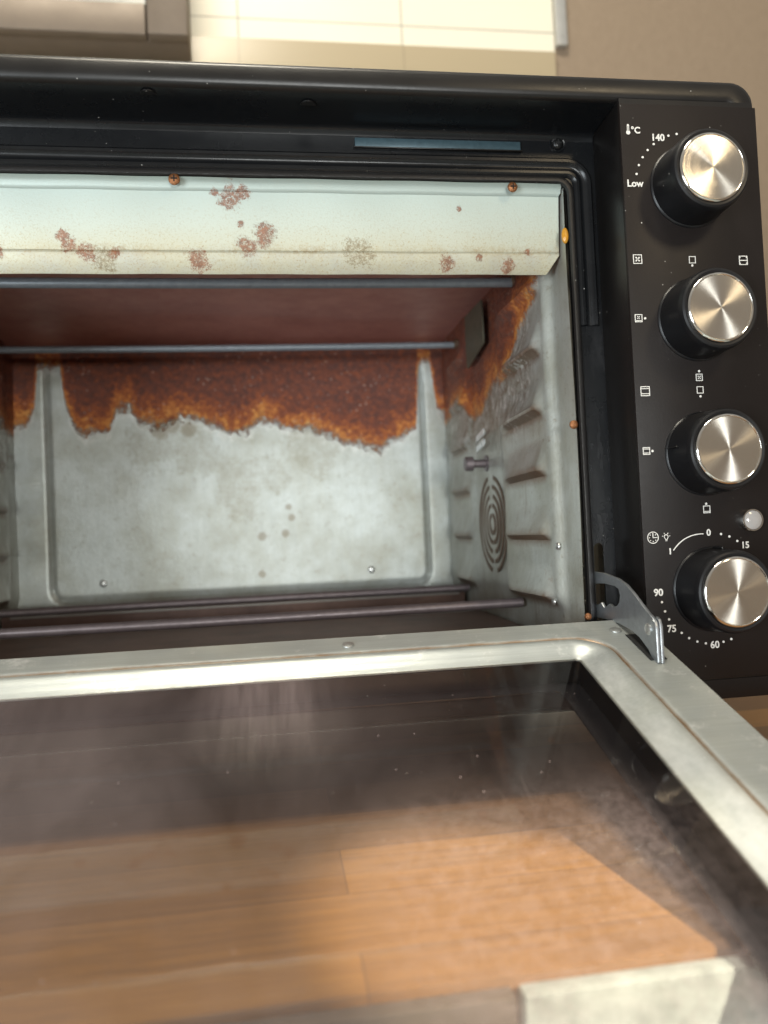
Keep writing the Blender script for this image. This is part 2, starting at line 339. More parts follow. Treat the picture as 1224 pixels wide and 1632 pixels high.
def mk_wood():
    M = Mat('butcher_block_wood'); x, y, z = M.xyz()
    br = M.n('TexBrick', offset=.43, offset_frequency=2)
    M.put(br.inputs['Vector'], M.vec((1, 1, 1), (.06, .0045, 0)))
    for k, v in (('Scale', 1.0), ('Mortar Size', .0004), ('Mortar Smooth', 1.0), ('Bias', 0.0), ('Brick Width', .36), ('Row Height', .0435)): br.inputs[k].default_value = v
    br.inputs['Color1'].default_value = (0, 0, 0, 1); br.inputs['Color2'].default_value = (1, 1, 1, 1); br.inputs['Mortar'].default_value = (.3, .3, .3, 1)
    tone = M.ramp(br.outputs[0], [(0, (.12, .062, .032)), (.5, (.26, .130, .048)), (1, (.48, .235, .062))])
    grain = M.noise(18, 6, .7, M.vec((.6, 9, 9)), 1.2)
    col = M.mix(M.map(grain, .35, .75, 0, .6), tone, (.16, .08, .04))
    line = M.map(br.outputs['Fac'], 0, 1, 0, .3)
    col = M.mix(line, col, (.10, .045, .02))
    M.bsdf(col, .30, 0, M.bump(grain, .12, .0006)); return M.m
m_wood = mk_wood()

def mk_tiles():
    M = Mat('cream_wall_tiles'); x, y, z = M.xyz()
    gx = M.math('PINGPONG', M.math('ADD', x, .052), .103); gz = M.math('ABSOLUTE', M.math('SUBTRACT', z, .6855))
    g = M.math('MINIMUM', gx, gz); line = M.map(g, .0006, .0013, 1, 0)
    col = M.mix(M.map(M.noise(8, 4), .3, .7, 0, .3), (.78, .74, .62), (.72, .67, .55))
    col = M.mix(M.math('MULTIPLY', line, .8), col, (.33, .30, .24))
    M.bsdf(col, .22, 0, M.bump(M.math('SUBTRACT', 1.0, line), .4, .001)); return M.m
m_tiles = mk_tiles()
def mk_shade_strip():
    M = Mat('beige_shade_strip'); x, y, z = M.xyz()
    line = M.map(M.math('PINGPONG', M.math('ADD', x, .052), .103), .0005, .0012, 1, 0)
    col = M.mix(M.math('MULTIPLY', line, .5), (.40, .33, .22), (.24, .20, .14))  # darker beige stands for shade on the lower tiles
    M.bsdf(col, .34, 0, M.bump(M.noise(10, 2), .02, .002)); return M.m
m_shade_strip = mk_shade_strip()
def mk_plaster():
    M = Mat('taupe_textured_plaster')
    n = M.noise(95, 5, .6); col = M.mix(M.map(n, .3, .75, 0, .35), (.27, .205, .145), (.21, .155, .108))
    M.bsdf(col, .5, 0, M.bump(n, .5, .0022)); return M.m
m_plaster = mk_plaster()
m_cab = mk_simple('brown_grey_cabinet', (.19, .15, .115), .5, .2, 40, .15)
m_cabglass = mk_simple('silvery_cabinet_pane', (.55, .55, .50), .2, .3, 30, .1)
m_trim = mk_simple('pale_metal_trim', (.58, .58, .56), .3, .5, 80, .1)
def mk_floor():
    M = Mat('pale_floor_tiles'); n = M.noise(22, 6, .75)
    M.bsdf(M.mix(M.map(n, .3, .7), (.60, .64, .60), (.42, .46, .43)), .35, 0, M.bump(n, .3, .002)); return M.m
m_floor = mk_floor()
def mk_lens():
    M = Mat('clear_lamp_lens'); M.bsdf((.55, .52, .50), .12, 0, M.bump(M.noise(500, 3), .2, .0006), Transmission_Weight=.35, Coat_Weight=.6); return M.m
m_lens = mk_lens()

# ------------------------------------------------------------------ object helpers
def mobj(name, bm, mat, parent=None, at=(0, 0, 0), smooth=True):
    """one mesh object; mesh data given in the parent's frame when 'at' is the parent's origin offset"""
    me = bpy.data.meshes.new(name)
    if isinstance(bm, bmesh.types.BMesh):
        bmesh.ops.recalc_face_normals(bm, faces=bm.faces); bm.to_mesh(me); bm.free()
    else: me = bm; me.name = name
    me.materials.clear(); me.materials.append(mat)
    if smooth:
        for p in me.polygons: p.use_smooth = True
        try: me.set_sharp_from_angle(angle=math.radians(35))
        except Exception: pass
    o = bpy.data.objects.new(name, me); COL.objects.link(o); o.location = at
    if parent: o.parent = parent
    return o
def empty(name, loc):
    o = bpy.data.objects.new(name, None); COL.objects.link(o); o.location = loc; o.empty_display_size = .02; return o
def tag(o, label=None, cat=None, group=None, kind=None):
    if label: o['label'] = label
    if cat: o['category'] = cat
    if group: o['group'] = group
    if kind: o['kind'] = kind
    return o
def box(bm, x0, x1, y0, y1, z0, z1, bev=0, seg=2):
    b2 = bmesh.new(); vs = bmesh.ops.create_cube(b2, size=1)['verts']
    for v in vs: v.co = Vector(((x0 + x1) / 2 + v.co.x * (x1 - x0), (y0 + y1) / 2 + v.co.y * (y1 - y0), (z0 + z1) / 2 + v.co.z * (z1 - z0)))
    if bev: bmesh.ops.bevel(b2, geom=b2.edges[:], offset=bev, segments=seg, profile=.5, affect='EDGES')
    me = bpy.data.meshes.new('t'); b2.to_mesh(me); b2.free(); bm.from_mesh(me); bpy.data.meshes.remove(me); return bm
def B(*a, **k): return box(bmesh.new(), *a, **k)
def lathe(prof, seg=64, axis='Y', centre=(0, 0, 0), bm=None, sign=-1):
    """prof = (radius, height) list; height grows along sign*axis"""
    bm = bm or bmesh.new(); rings = []
    for r, h in prof:
        ring = []
        for i in range(seg if r > 1e-7 else 1):
            a = 2 * math.pi * i / seg; c, s = r * math.cos(a), r * math.sin(a)
            p = {'Y': (c, sign * h, s), 'X': (sign * h, c, s), 'Z': (c, s, sign * h)}[axis]
            ring.append(bm.verts.new(Vector(p) + Vector(centre)))
        rings.append(ring)
    for a, b in zip(rings, rings[1:]):
        n = max(len(a), len(b))
        for i in range(n):
            j = (i + 1) % n
            if len(a) == 1: bm.faces.new((a[0], b[i], b[j]))
            elif len(b) == 1: bm.faces.new((a[i], a[j], b[0]))
            else: bm.faces.new((a[i], a[j], b[j], b[i]))
    return bm
def flat_curve(splines, depth, bevel=0, cyc=True):
    """filled 2-D outline(s) with holes -> mesh in XY, thickness along Z, centred"""
    cu = bpy.data.curves.new('c', 'CURVE'); cu.dimensions = '2D'; cu.fill_mode = 'BOTH'; cu.extrude = depth / 2; cu.bevel_depth = bevel; cu.bevel_resolution = 1
    for pts in splines:
        s = cu.splines.new('POLY'); s.points.add(len(pts) - 1); s.use_cyclic_u = True
        for p, q in zip(s.points, pts): p.co = (q[0], q[1], 0, 1)
    o = bpy.data.objects.new('c', cu); COL.objects.link(o)
    dg = bpy.context.evaluated_depsgraph_get(); dg.update()
    me = bpy.data.meshes.new_from_object(o.evaluated_get(dg)); bpy.data.objects.remove(o); bpy.data.curves.remove(cu); return me
def text_mesh(txt, size, depth=.0002, bold=.0):
    cu = bpy.data.curves.new('t', 'FONT'); cu.body = txt; cu.size = size; cu.align_x = 'CENTER'; cu.align_y = 'CENTER'; cu.extrude = depth / 2; cu.offset = bold; cu.resolution_u = 4
    o = bpy.data.objects.new('t', cu); COL.objects.link(o)
    dg = bpy.context.evaluated_depsgraph_get(); dg.update()
    me = bpy.data.meshes.new_from_object(o.evaluated_get(dg)); bpy.data.objects.remove(o); bpy.data.curves.remove(cu); return me
XZ = Matrix(((1, 0, 0), (0, 0, -1), (0, 1, 0))).to_4x4()      # local XY drawing -> world XZ, thickness towards the viewer (-Y)
YZ = Matrix(((0, 0, -1), (1, 0, 0), (0, 1, 0))).to_4x4()      # drawing (Y,Z) in a plane of constant X
def rrect(x0, x1, y0, y1, r, n=8):
    pts = []
    for cx, cy, a0 in ((x1 - r, y1 - r, 0), (x0 + r, y1 - r, 90), (x0 + r, y0 + r, 180), (x1 - r, y0 + r, 270)):
        for i in range(n + 1):
            a = math.radians(a0 + 90 * i / n); pts.append((cx + r * math.cos(a), cy + r * math.sin(a)))
    return pts
def circle(cx, cy, r, n=32): return [(cx + r * math.cos(2 * math.pi * i / n), cy + r * math.sin(2 * math.pi * i / n)) for i in range(n)]
def loft(rings, bm=None, close=True):
    bm = bm or bmesh.new(); R_ = [[bm.verts.new(p) for p in r] for r in rings]
    for a, b in zip(R_, R_[1:]):
        n = len(a)
        for i in range(n if close else n - 1): bm.faces.new((a[i], a[(i + 1) % n], b[(i + 1) % n], b[i]))
    return bm
def frame_ring(rects, horizontal=False):
    """rects: (x0,x1,a0,a1,r,level); returns lofted rings; in XZ plane with level = Y, or XY with level = Z"""
    return [[(p[0], lv, p[1]) if not horizontal else (p[0], p[1], lv) for p in rrect(x0, x1, a0, a1, r)] for x0, x1, a0, a1, r, lv in rects]
def sstep(a, b, v):
    t = min(1, max(0, (v - a) / (b - a))); return t * t * (3 - 2 * t)

# ------------------------------------------------------------------ the setting
fl = mobj('floor', B(-2.5, 1.2, -2.2, .6, -1.04, -1.0), m_floor); tag(fl, kind='structure')
ct = mobj('countertop', B(-1.3, .158, -.158, .548, -.142, -.102, bev=.002), m_wood)
tag(ct, 'orange brown butcher block worktop seen through the oven door glass', 'countertop')
tw = mobj('tile_wall', B(-1.6, .151, .55, .60, -.2, 1.5), m_tiles); tag(tw, 'bright cream tiled wall behind the oven', 'wall')
us = mobj('shade_strip', B(-1.6, .149, .5430, .5495, .50, .6565, bev=.001), m_shade_strip)
tag(us, 'darker beige strip standing for the shaded foot of the cream tiles', 'shade_strip')
tr = mobj('tile_trim', B(.1515, .166, .541, .5495, .665, 1.5, bev=.001), m_trim); tag(tr, 'pale vertical metal edge strip where the cream tiles end', 'trim')
pw = mobj('plaster_wall', B(.1515, 1.4, .55, .60, -.2, 1.5), m_plaster); tag(pw, 'taupe textured plaster wall right of the oven', 'wall')
bc = mobj('base_cabinet', B(-.168, .158, -.167, -.1590, -1.0, -.104, bev=.0015), m_unit); tag(bc, 'white greenish front of the kitchen unit below the worktop edge', 'kitchen unit')
du = mobj('base_cabinet', B(-1.3, -.170, -.166, -.1590, -1.0, -.1045, bev=.001), m_cab); tag(du, 'dark brown panel standing for the shadowed unit front left of the white one', 'kitchen unit')  # dark panel in place of the shadow on the left of the front
cb = empty('wall_cabinet', (-.55, .52, .63))
def cab(name, bm, mat, par=cb, off=(.55, -.52, -.63)): return mobj(name, bm, mat, par, off)
tag(cb, 'brown grey framed wall cabinet cut off by the top left corner', 'cabinet')
cab('carcass', B(-1.1, -.3145, .502, .541, .6205, 1.1, bev=.002), m_cab)
cab('door_stile', B(-.3585, -.3135, .485, .500, .6185, 1.1, bev=.002), m_cab)
cab('door_rail', B(-1.1, -.3605, .487, .500, .6185, .655, bev=.002), m_cab)
cab('door_pane', B(-1.1, -.3605, .492, .499, .657, 1.1), m_cabglass)

# ------------------------------------------------------------------ the oven
OV = Vector((-.26, .18, -.102))
oven = empty('toaster_oven', OV)
tag(oven, 'black countertop oven with its door down and a rusty open cavity', 'oven')
def part(name, bm, mat, smooth=True, parent=None, base=None):
    """mesh written in world coordinates"""
    if parent is None: return mobj(name, bm, mat, oven, -OV, smooth)
    return mobj(name, bm, mat, parent, (0, 0, 0), smooth)

# casing: shell with rounded top corners and a rolled front rim
def shell():
    x0, x1, z0, z1, r = -.585, .0448, -.061, .2887, .014
    def ring(ins, y, rr=None): return [(p[0], y, p[1]) for p in rrect(x0 + ins, x1 - ins, z0 + ins, z1 - ins, max(.001, (rr or r) - ins * .6), 8)]
    return loft([ring(.0, .385), ring(0, .012), ring(.0003, .006), ring(.0010, .0025), ring(.0022, .0008), ring(.0042, -.0001), ring(.0100, -.0003), ring(.0128, 0.0000), ring(.0142, .0010), ring(.0150, .003), ring(.0153, .006)])
part('casing', shell(), m_case)
# recess the closed door sits in: top, left and bottom walls behind the rim
bm = bmesh.new()
def quadsheet(pts, bm):
    vs_ = [bm.verts.new(p) for p in pts]; bm.faces.new(vs_)
prof = [(.0030, .2737), (.006, .2733), (.010, .2729), (.0300, .2722), (.0325, .2716), (.0342, .2700), (.0350, .2680)]
for (ya, za), (yb_, zb) in zip(prof, prof[1:]): quadsheet([(-.575, ya, za), (-.0392, ya, za), (-.0392, yb_, zb), (-.575, yb_, zb)], bm)
bmesh.ops.remove_doubles(bm, verts=bm.verts[:], dist=1e-6)
part('recess_lining', bm, m_face)
tabm = flat_curve([[(-.2105 + .0042 * math.cos(a), -.0042 * math.sin(a)) for a in [math.pi * i / 12 for i in range(13)]]], .0006)
tabm.transform(Matrix.Translation((0, .012, .2722))); part('stamped_tab', tabm, m_case)
tab2 = tabm.copy(); tab2.transform(Matrix.Translation((-.083, -.004, .0006))); part('stamped_tab', tab2, m_case)

# faceplate with cavity opening and hinge slot
op = rrect(-.4835, -.0570, -.020, .2425, .006)
slot = rrect(-.0520, -.0458, -.020, .0275, .0030)
fp = flat_curve([[(-.575, -.06), (-.0385, -.06), (-.0385, .272), (-.575, .272)], op, slot], .0016)
fp.transform(Matrix.Translation((0, .0360, 0)) @ XZ); part('faceplate', fp, m_face, False)
# inner lip of the opening
def ringpath(off, y, r): return [(p[0], y, p[1]) for p in rrect(-.4835 - off, -.0570 + off, -.020 - off, .2425 + off, r)]
part('opening_lip', loft([ringpath(.0045, .0350, .010), ringpath(.0038, .0338, .010), ringpath(.0022, .0330, .009), ringpath(.0006, .0332, .007), ringpath(0, .0345, .006), ringpath(0, .0385, .006)]), m_gasket)
# double bead pressed round the opening: along the top, round the corner, ending half way down
def bead():
    path = []; xr, zt, r = -.0470, .2520, .010
    path.append(((-.575, zt), (0, 1)))
    path += [((x, zt), (0, 1)) for x in (-.4, -.2, -.1, xr - r)]
    for i in range(1, 12):
        a = math.radians(90 - 90 * i / 12); path.append(((xr - r + r * math.cos(a), zt - r + r * math.sin(a)), (math.cos(a), math.sin(a))))
    path += [((xr, z), (1, 0)) for z in (zt - r, .22, .20, .18, .1570)]
    prof = [(-.0062, 0), (-.0055, .0012), (-.0042, .0022), (-.0028, .0022), (-.0016, .0010), (0, .0007), (.0014, .0012), (.0026, .0026), (.0042, .0027), (.0055, .0014), (.0062, 0)]
    rings = [[(p[0] + n[0] * s, .0352 - h, p[1] + n[1] * s) for s, h in prof] for p, n in path]
    last = rings[-1]; rings.append([(a, .0353, c - .0004) for a, b, c in last])
    return loft(rings, close=False)
part('pressed_bead', bead(), m_face)
st = B(-.1832, -.0848, .0332, .0354, .2612, .2664, bev=.0004); part('vent_strip', st, m_bluegrey)
part('vent_strip_lip', B(-.1840, -.0840, .0325, .0352, .2604, .2611, bev=.0002), m_case)

# control panel on the right
part('side_housing', B(-.0388, .0416, -.0007, .060, -.058, .2746, bev=.0003), m_case)
pb = B(-.0390, .0430, -.0013, .0010, -.0490, .2716, bev=.0004)
panel = part('control_panel', pb, m_panel)
part('bottom_rail', B(-.57, .0430, -.0014, .0012, -.0605, -.0498, bev=.0005), m_panel)

# printed marks on the panel (children of the panel, whose origin is the world frame)
def mark(me, x, z, mirror=False):
    me.transform(Matrix.Translation((x, -.0014, z)) @ XZ)
    o = mobj('printed_mark', me, m_white, panel, (0, 0, 0), False); return o
DOTS = [(-.0109, .2538), (-.0059, .2549), (-.0199, .2488), (-.0237, .2453), (-.0269, .2412), (-.0294, .2367), (-.031, .2317), (-.001, .1805), (-.0307, .1509), (-.0006, .1211), (-.0006, .107), (-.0307, .0774), (-.0009, .0472),
        (.0069, .0301), (.0118, .0285), (.0164, .0258), (-.0301, -.0055), (-.0286, -.0106), (-.0265, -.0151), (-.0196, -.0229), (-.0154, -.026), (-.0107, -.0282), (-.0058, -.0295), (.0047, -.0293), (.0094, -.0281)]
for x, z in DOTS: mark(flat_curve([circle(0, 0, .00066, 16)], .0002), x, z)
for t, x, z, s in (('140', -.0173, .2524, .0054), ('Low', -.0322, .2262, .0054), ('I', -.0236, .0218, .0046), ('0', -.0004, .0311, .0050), ('15', .0210, .0232, .0050),
                   ('90', -.0318, -.0003, .0054), ('75', -.0252, -.0204, .0054), ('60', -.0005, -.0307, .0054), ('\u00b0C', -.0302, .2562, .0050)):
    mark(text_mesh(t, s, .0002, .00013), x, z)
H = .0026; W = .00042
def sqr(h=H, hz=None): hz = hz or h; return [[(-h, -hz), (h, -hz), (h, hz), (-h, hz)], [(-h + W, -hz + W), (h - W, -hz + W), (h - W, hz - W), (-h + W, hz - W)]]
def bar(x0, x1, z0, z1): return [(x0, z0), (x1, z0), (x1, z1), (x0, z1)]
def fan(s, cz=0):
    out = []
    for k in range(4):
        a = math.radians(45 + 90 * k); out.append([(s * rr * math.cos(a + d), cz + s * rr * math.sin(a + d)) for rr, d in ((.12, -.9), (.75, -.38), (1.0, .05), (.8, .32), (.3, .2))])
    return out
def multi(spl, hole=None):
    """join several separately filled curves into one mark"""
    bm = bmesh.new()
    for s in spl:
        me = flat_curve(s, .0002); bm.from_mesh(me); bpy.data.meshes.remove(me)
    me = bpy.data.meshes.new('m'); bm.to_mesh(me); bm.free(); return me
mark(multi([sqr()] + [[f] for f in fan(.0018)]), -.0332, .1839)
mark(multi([sqr(.0020)]), -.0008, .1837)
mark(multi([sqr(), [bar(-.0022, .0022, -.00025, .00025)], [[(-.0022, -.0022), (-.0014, -.0014), (-.0022, -.0014)]], [[(.0022, .0022), (.0014, .0014), (.0022, .0014)]], [[(.0022, -.0022), (.0014, -.0014), (.0022, -.0014)]], [[(-.0022, .0022), (-.0014, .0014), (-.0022, .0014)]]]), .0300, .1835)
mark(multi([sqr(.0022), [bar(-.0016, .0016, -.0015, -.0011)]] + [[f] for f in fan(.0011, .0004)]), -.0345, .1510)
mark(multi([sqr(.0020)] + [[f] for f in fan(.0013)]), -.0007, .1176)
mark(multi([sqr(.0027), [bar(-.0023, .0023, .0012, .0016)], [bar(-.0023, .0023, -.0016, -.0012)]]), -.0330, .1105)
mark(multi([sqr(.0020)]), -.0006, .1106)
mark(multi([sqr(.0021), [bar(-.0017, .0017, .0009, .0013)], [bar(-.0017, .0017, -.0013, -.0009)]]), -.0342, .0775)
mark(multi([sqr(.0021), [bar(-.0017, .0017, -.0013, -.0009)]]), -.0007, .0441)
# thermometer, clock, bulb, arc
mark(multi([[rrect(-.0006, .0006, -.0010, .0029, .0005, 4), rrect(-.00025, .00025, -.0006, .0018, .0002, 3)], [circle(0, -.0018, .0012, 20)]]), -.0346, .2568)
ticks = [[[(.0024 * math.cos(a) + .0002 * math.sin(a), .0024 * math.sin(a) - .0002 * math.cos(a)), (.0024 * math.cos(a) - .0002 * math.sin(a), .0024 * math.sin(a) + .0002 * math.cos(a)),
           (.0018 * math.cos(a) - .0002 * math.sin(a), .0018 * math.sin(a) + .0002 * math.cos(a)), (.0018 * math.cos(a) + .0002 * math.sin(a), .0018 * math.sin(a) - .0002 * math.cos(a))]] for a in [math.pi / 4 * k for k in range(8) if k not in (0, 2)]]
mark(multi([[circle(0, 0, .0033, 40), circle(0, 0, .0029, 40)], [[(-.0002, -.0002), (.0026, -.0002), (.0026, .0002), (.0002, .0002), (.0002, .0026), (-.0002, .0026)]]] + ticks), -.0332, .0299)
rays = [[[(.0024 * math.cos(a) + .00015 * math.sin(a), .0024 * math.sin(a) - .00015 * math.cos(a)), (.0024 * math.cos(a) - .00015 * math.sin(a), .0024 * math.sin(a) + .00015 * math.cos(a)),
          (.0017 * math.cos(a) - .00015 * math.sin(a), .0017 * math.sin(a) + .00015 * math.cos(a)), (.0017 * math.cos(a) + .00015 * math.sin(a), .0017 * math.sin(a) - .00015 * math.cos(a))]] for a in [math.radians(k) for k in (10, 60, 120, 170)]]
bulb_o = [(.0013 * math.cos(math.radians(k)), .0013 * math.sin(math.radians(k))) for k in range(-50, 231, 20)] + [(-.0005, -.0018), (.0005, -.0018)]
bulb_i = [(p[0] * .74, p[1] * .74 - .00006) for p in bulb_o]
mark(multi([[bulb_o, bulb_i], [bar(-.0006, .0006, -.0024, -.0021)]] + rays), -.0255, .0301)
arc = []
p0, p1, p2 = Vector((-.0217, .0224)), Vector((-.0138, .0288)), Vector((-.0036, .0307))
for i in range(21):
    t = i / 20; q = p0 * (1 - t) ** 2 + (p1 * 2 - (p0 + p2) * .5) * 2 * t * (1 - t) + p2 * t * t; d = ((p1 * 2 - (p0 + p2) * .5) - p0) * (1 - t) + (p2 - (p1 * 2 - (p0 + p2) * .5)) * t
    d.normalize(); arc.append((q, Vector((-d.y, d.x)) * .00026))
mark(flat_curve([[tuple(q + n) for q, n in arc] + [tuple(q - n) for q, n in reversed(arc)]], .0002), 0, 0)

# knobs: body > cap, rim, pointer
def make_knob(first=[None]):
    k = lathe([(.0234, 0), (.0234, .0008), (.0229, .0014), (.0226, .0016), (.0221, .0190), (.0219, .0210), (.0212, .0226), (.0202, .0232), (.0190, .0230), (.0189, .0222), (0, .0222)], 96)
    ko = mobj('knob', k, m_knob, oven, (0, 0, 0))
    mobj('knob_rim', lathe([(.0188, .0222), (.0187, .0234), (.0183, .0240), (.0176, .0243), (.0174, .0241), (.0172, .0234)], 96), m_chrome, ko)
    mobj('knob_cap', lathe([(.01725, .0236), (.0171, .0238), (.012, .02385), (.006, .02388), (0, .0239)], 96), m_cap, ko)
    mobj('knob_pointer', B(-.0238, -.0218, -.0125, -.0030, -.0004, .0004, bev=.0002), m_case, ko)
    return ko
k0 = make_knob()
KN = [(0, .225, 200), (0, .150, 120), (0, .075, 8), (0, 0, 90)]
for i, (x, z, rot) in enumerate(KN):
    if i == 0: k = k0
    else:
        k = k0.copy(); COL.objects.link(k)
        for ch in list(k0.children):
            c = ch.copy(); COL.objects.link(c); c.parent = k
    k.location = Vector((x, -.0012, z)) - OV; k.rotation_euler = (0, math.radians(rot), 0)
lampo = mobj('indicator_light', lathe([(.0064, 0), (.0064, .0030), (.0060, .0037), (.0054, .0037), (.0054, .0028)], 48), m_chrome, oven, Vector((.0245, -.0012, .0371)) - OV)
mobj('light_lens', lathe([(.0054, .0022), (.0052, .0036), (.0038, .0044), (.0020, .0047), (0, .0048)], 48), m_lens, lampo)

# ------------------------------------------------------------------ cavity
def heightfield(f, u0, u1, v0, v1, nu, nv):
    bm = bmesh.new(); g = [[bm.verts.new(f(u0 + (u1 - u0) * i / nu, v0 + (v1 - v0) * j / nv)) for j in range(nv + 1)] for i in range(nu + 1)]
    for i in range(nu):
        for j in range(nv): bm.faces.new((g[i][j], g[i + 1][j], g[i + 1][j + 1], g[i][j + 1]))
    return bm
def side_h(y, z):
    h = .0055 * sstep(.060, .069, y) * (1 - .7 * sstep(.165, .185, y)) + .0026 * sstep(.262, .274, y) * (1 - sstep(.340, .350, y))
    h *= 1 - .8 * sstep(-.004, -.016, z) if z < -.004 else 1
    for zi in RIBS:
        s = z - zi; p = sstep(-.0050, 0, s) if s < 0 else max(0, 1 - s / .020) ** 1.4
        e = sstep(.070, .080, y) * (1 - sstep(.135, .180, y)) + .8 * sstep(.270, .280, y) * (1 - sstep(.325, .345, y))
        h += .0062 * p * e
    h += .0005 * math.sin(y * 55 + z * 30)
    return h
def rw(u, v):
    return (-.0585 - side_h(u, v), u, v)
def lw(u, v): return (-.4820 + side_h(u, v), u, v)
sw = part('side_wall', heightfield(rw, .0365, .3750, -.036, .2460, 170, 150), m_side)
part('side_wall', heightfield(lw, .0365, .3750, -.036, .2460, 110, 100), m_side)
def bw(x, z):
    # pressed groove: rounded rectangle outline
    gx0, gx1, gz0 = -.4500, -.0835, -.0125; r = .012
    dx = max(gx0 + r - x, x - (gx1 - r), 0); dz = max(gz0 + r - z, 0)
    if x < gx0 + r or x > gx1 - r or z < gz0 + r: d = math.hypot(dx, dz) - r
    else: d = -1
    g = math.exp(-(d / .0019) ** 2) * .0021 * (1 - sstep(.19, .225, z))
    out = sstep(0, .004, d) * .0012 if d > 0 else 0
    return (x, .3750 + g - out + .0006 * math.sin(x * 21) * math.sin(z * 30), z)
bk = part('back_wall', heightfield(bw, -.4815, -.0590, -.036, .2400, 260, 110), m_back)
part('cavity_ceiling', heightfield(lambda x, y: (x, y, .2310 + .0016 * math.sin(x * 14) + (.008 * sstep(.10, .05, y) if y < .10 else 0)), -.4818, -.0590, .046, .3745, 60, 40), m_ceil)
part('crumb_tray', B(-.478, -.0620, .0500, .3300, -.0340, -.0325, bev=.0005), m_tray)
part('floor_step', B(-.478, -.0620, .3160, .3720, -.0348, -.0200, bev=.0008), m_tray)
part('tray_edge', B(-.470, -.0680, .3140, .3158, -.0215, -.0198, bev=.0004), m_edge)
part('tray_edge', B(-.470, -.0680, .2600, .2616, -.0323, -.0300, bev=.0004), m_edge)
part('cavity_floor', B(-.481, -.0595, .0385, .3745, -.0375, -.0350), m_tray)
# lintel sheet hanging in front of the upper elements
bm = bmesh.new()
lp = [(.0345, .2421), (.0368, .2414), (.0380, .2402), (.0386, .2384), (.0392, .2372), (.0402, .2366), (.0440, .2060), (.0446, .2046), (.0440, .2036), (.0440, .2024), (.0490, .1935), (.0496, .1926), (.0506, .1928)]
nx = 120; rows = []
for y, z in lp:
    xe = -.0595 if z > .2380 else (-.0603 - max(0, (.2000 - z)) * .9)
    rows.append([bm.verts.new((-.4812 + (xe + .4812) * i / nx, y + .0003 * math.sin(i * .35 + z * 90), z)) for i in range(nx + 1)])
for a, b in zip(rows, rows[1:]):
    for i in range(nx): bm.faces.new((a[i], a[i + 1], b[i + 1], b[i]))
part('lintel_sheet', bm, m_lintel)
def rod(y, z, x0, x1, r, mat, drop=0):
    bm = bmesh.new(); rings = []
    N = 40
    for i in range(N + 1):
        x = x0 + (x1 - x0) * i / N
        zz = z + drop * math.sin(math.pi * i / N)
        rings.append([(x, y + r * math.cos(a), zz + r * math.sin(a)) for a in [2 * math.pi * j / 16 for j in range(16)]])
    return part('heating_element', loft(rings, bm), mat)
R_ = [rod(.120, .2112, -.4790, -.0655, .0034, m_rod, -.0006), rod(.296, .2112, -.4790, -.0640, .0030, m_rod, -.0007), rod(.138, -.0150, -.4790, -.0640, .0034, m_rod_low, -.0006), rod(.300, -.0148, -.4790, -.0620, .0034, m_rod_low, .0004)]
for o in R_[:2]:
    for xx in (-.0660, -.4745): mobj('ceramic_end', lathe([(.0042, 0), (.0042, .007), (.0034, .0078)], 20, 'X', (xx + (0.007 if xx > -.2 else 0), R_.index(o) and .296 or .120, .2120)), m_ventd, o)
# bracket plate carrying the upper elements, on the right wall
bp = flat_curve([[(.1950, .2225), (.2500, .2240), (.2500, .1790), (.2440, .1785), (.2050, .1860), (.1950, .1880)]], .0012)
bp.transform(Matrix.Translation((-.0665, 0, 0)) @ YZ); part('element_bracket', bp, m_plate, False)
# thermostat stub
part('sensor_stub', lathe([(.0068, 0), (.0068, .001), (.0034, .0012), (.0034, .0120), (.0060, .0122), (.0060, .0180), (.0050, .0188), (0, .0190)], 32, 'X', (-.0605, .2250, .0935)), m_rod_low)
for dz in (0, .0085):
    me = flat_curve([[(.2050, .1120 + dz), (.2290, .1080 + dz), (.2290, .1030 + dz), (.2050, .1070 + dz)]], .0010); me.transform(Matrix.Translation((-.0672, 0, 0)) @ YZ)
    part('lit_slot', me, m_lit_slot, False)  # pale plates standing in for the light in two slots
# round vent: concentric broken slots
bm = bmesh.new()
for k in range(5):
    r = .0075 + .0078 * k; w = .0017
    for s in (0, 1):
        gap = .12 if k % 2 else .22
        a0, a1 = (-math.pi / 2 + gap, math.pi / 2 - gap) if s else (math.pi / 2 + gap, 1.5 * math.pi - gap)
        n = 20; c = (.2160, .0425)
        ro = [(c[0] + (r + w) * .98 * math.cos(a0 + (a1 - a0) * i / n), c[1] + (r + w) * math.sin(a0 + (a1 - a0) * i / n)) for i in range(n + 1)]
        ri = [(c[0] + (r - w) * .98 * math.cos(a0 + (a1 - a0) * i / n), c[1] + (r - w) * math.sin(a0 + (a1 - a0) * i / n)) for i in range(n + 1)]
        me = flat_curve([ro + ri[::-1]], .0006); me.transform(Matrix.Translation((-.0606, 0, 0)) @ YZ); bm.from_mesh(me); bpy.data.meshes.remove(me)
part('round_vent', bm, m_ventd, False)
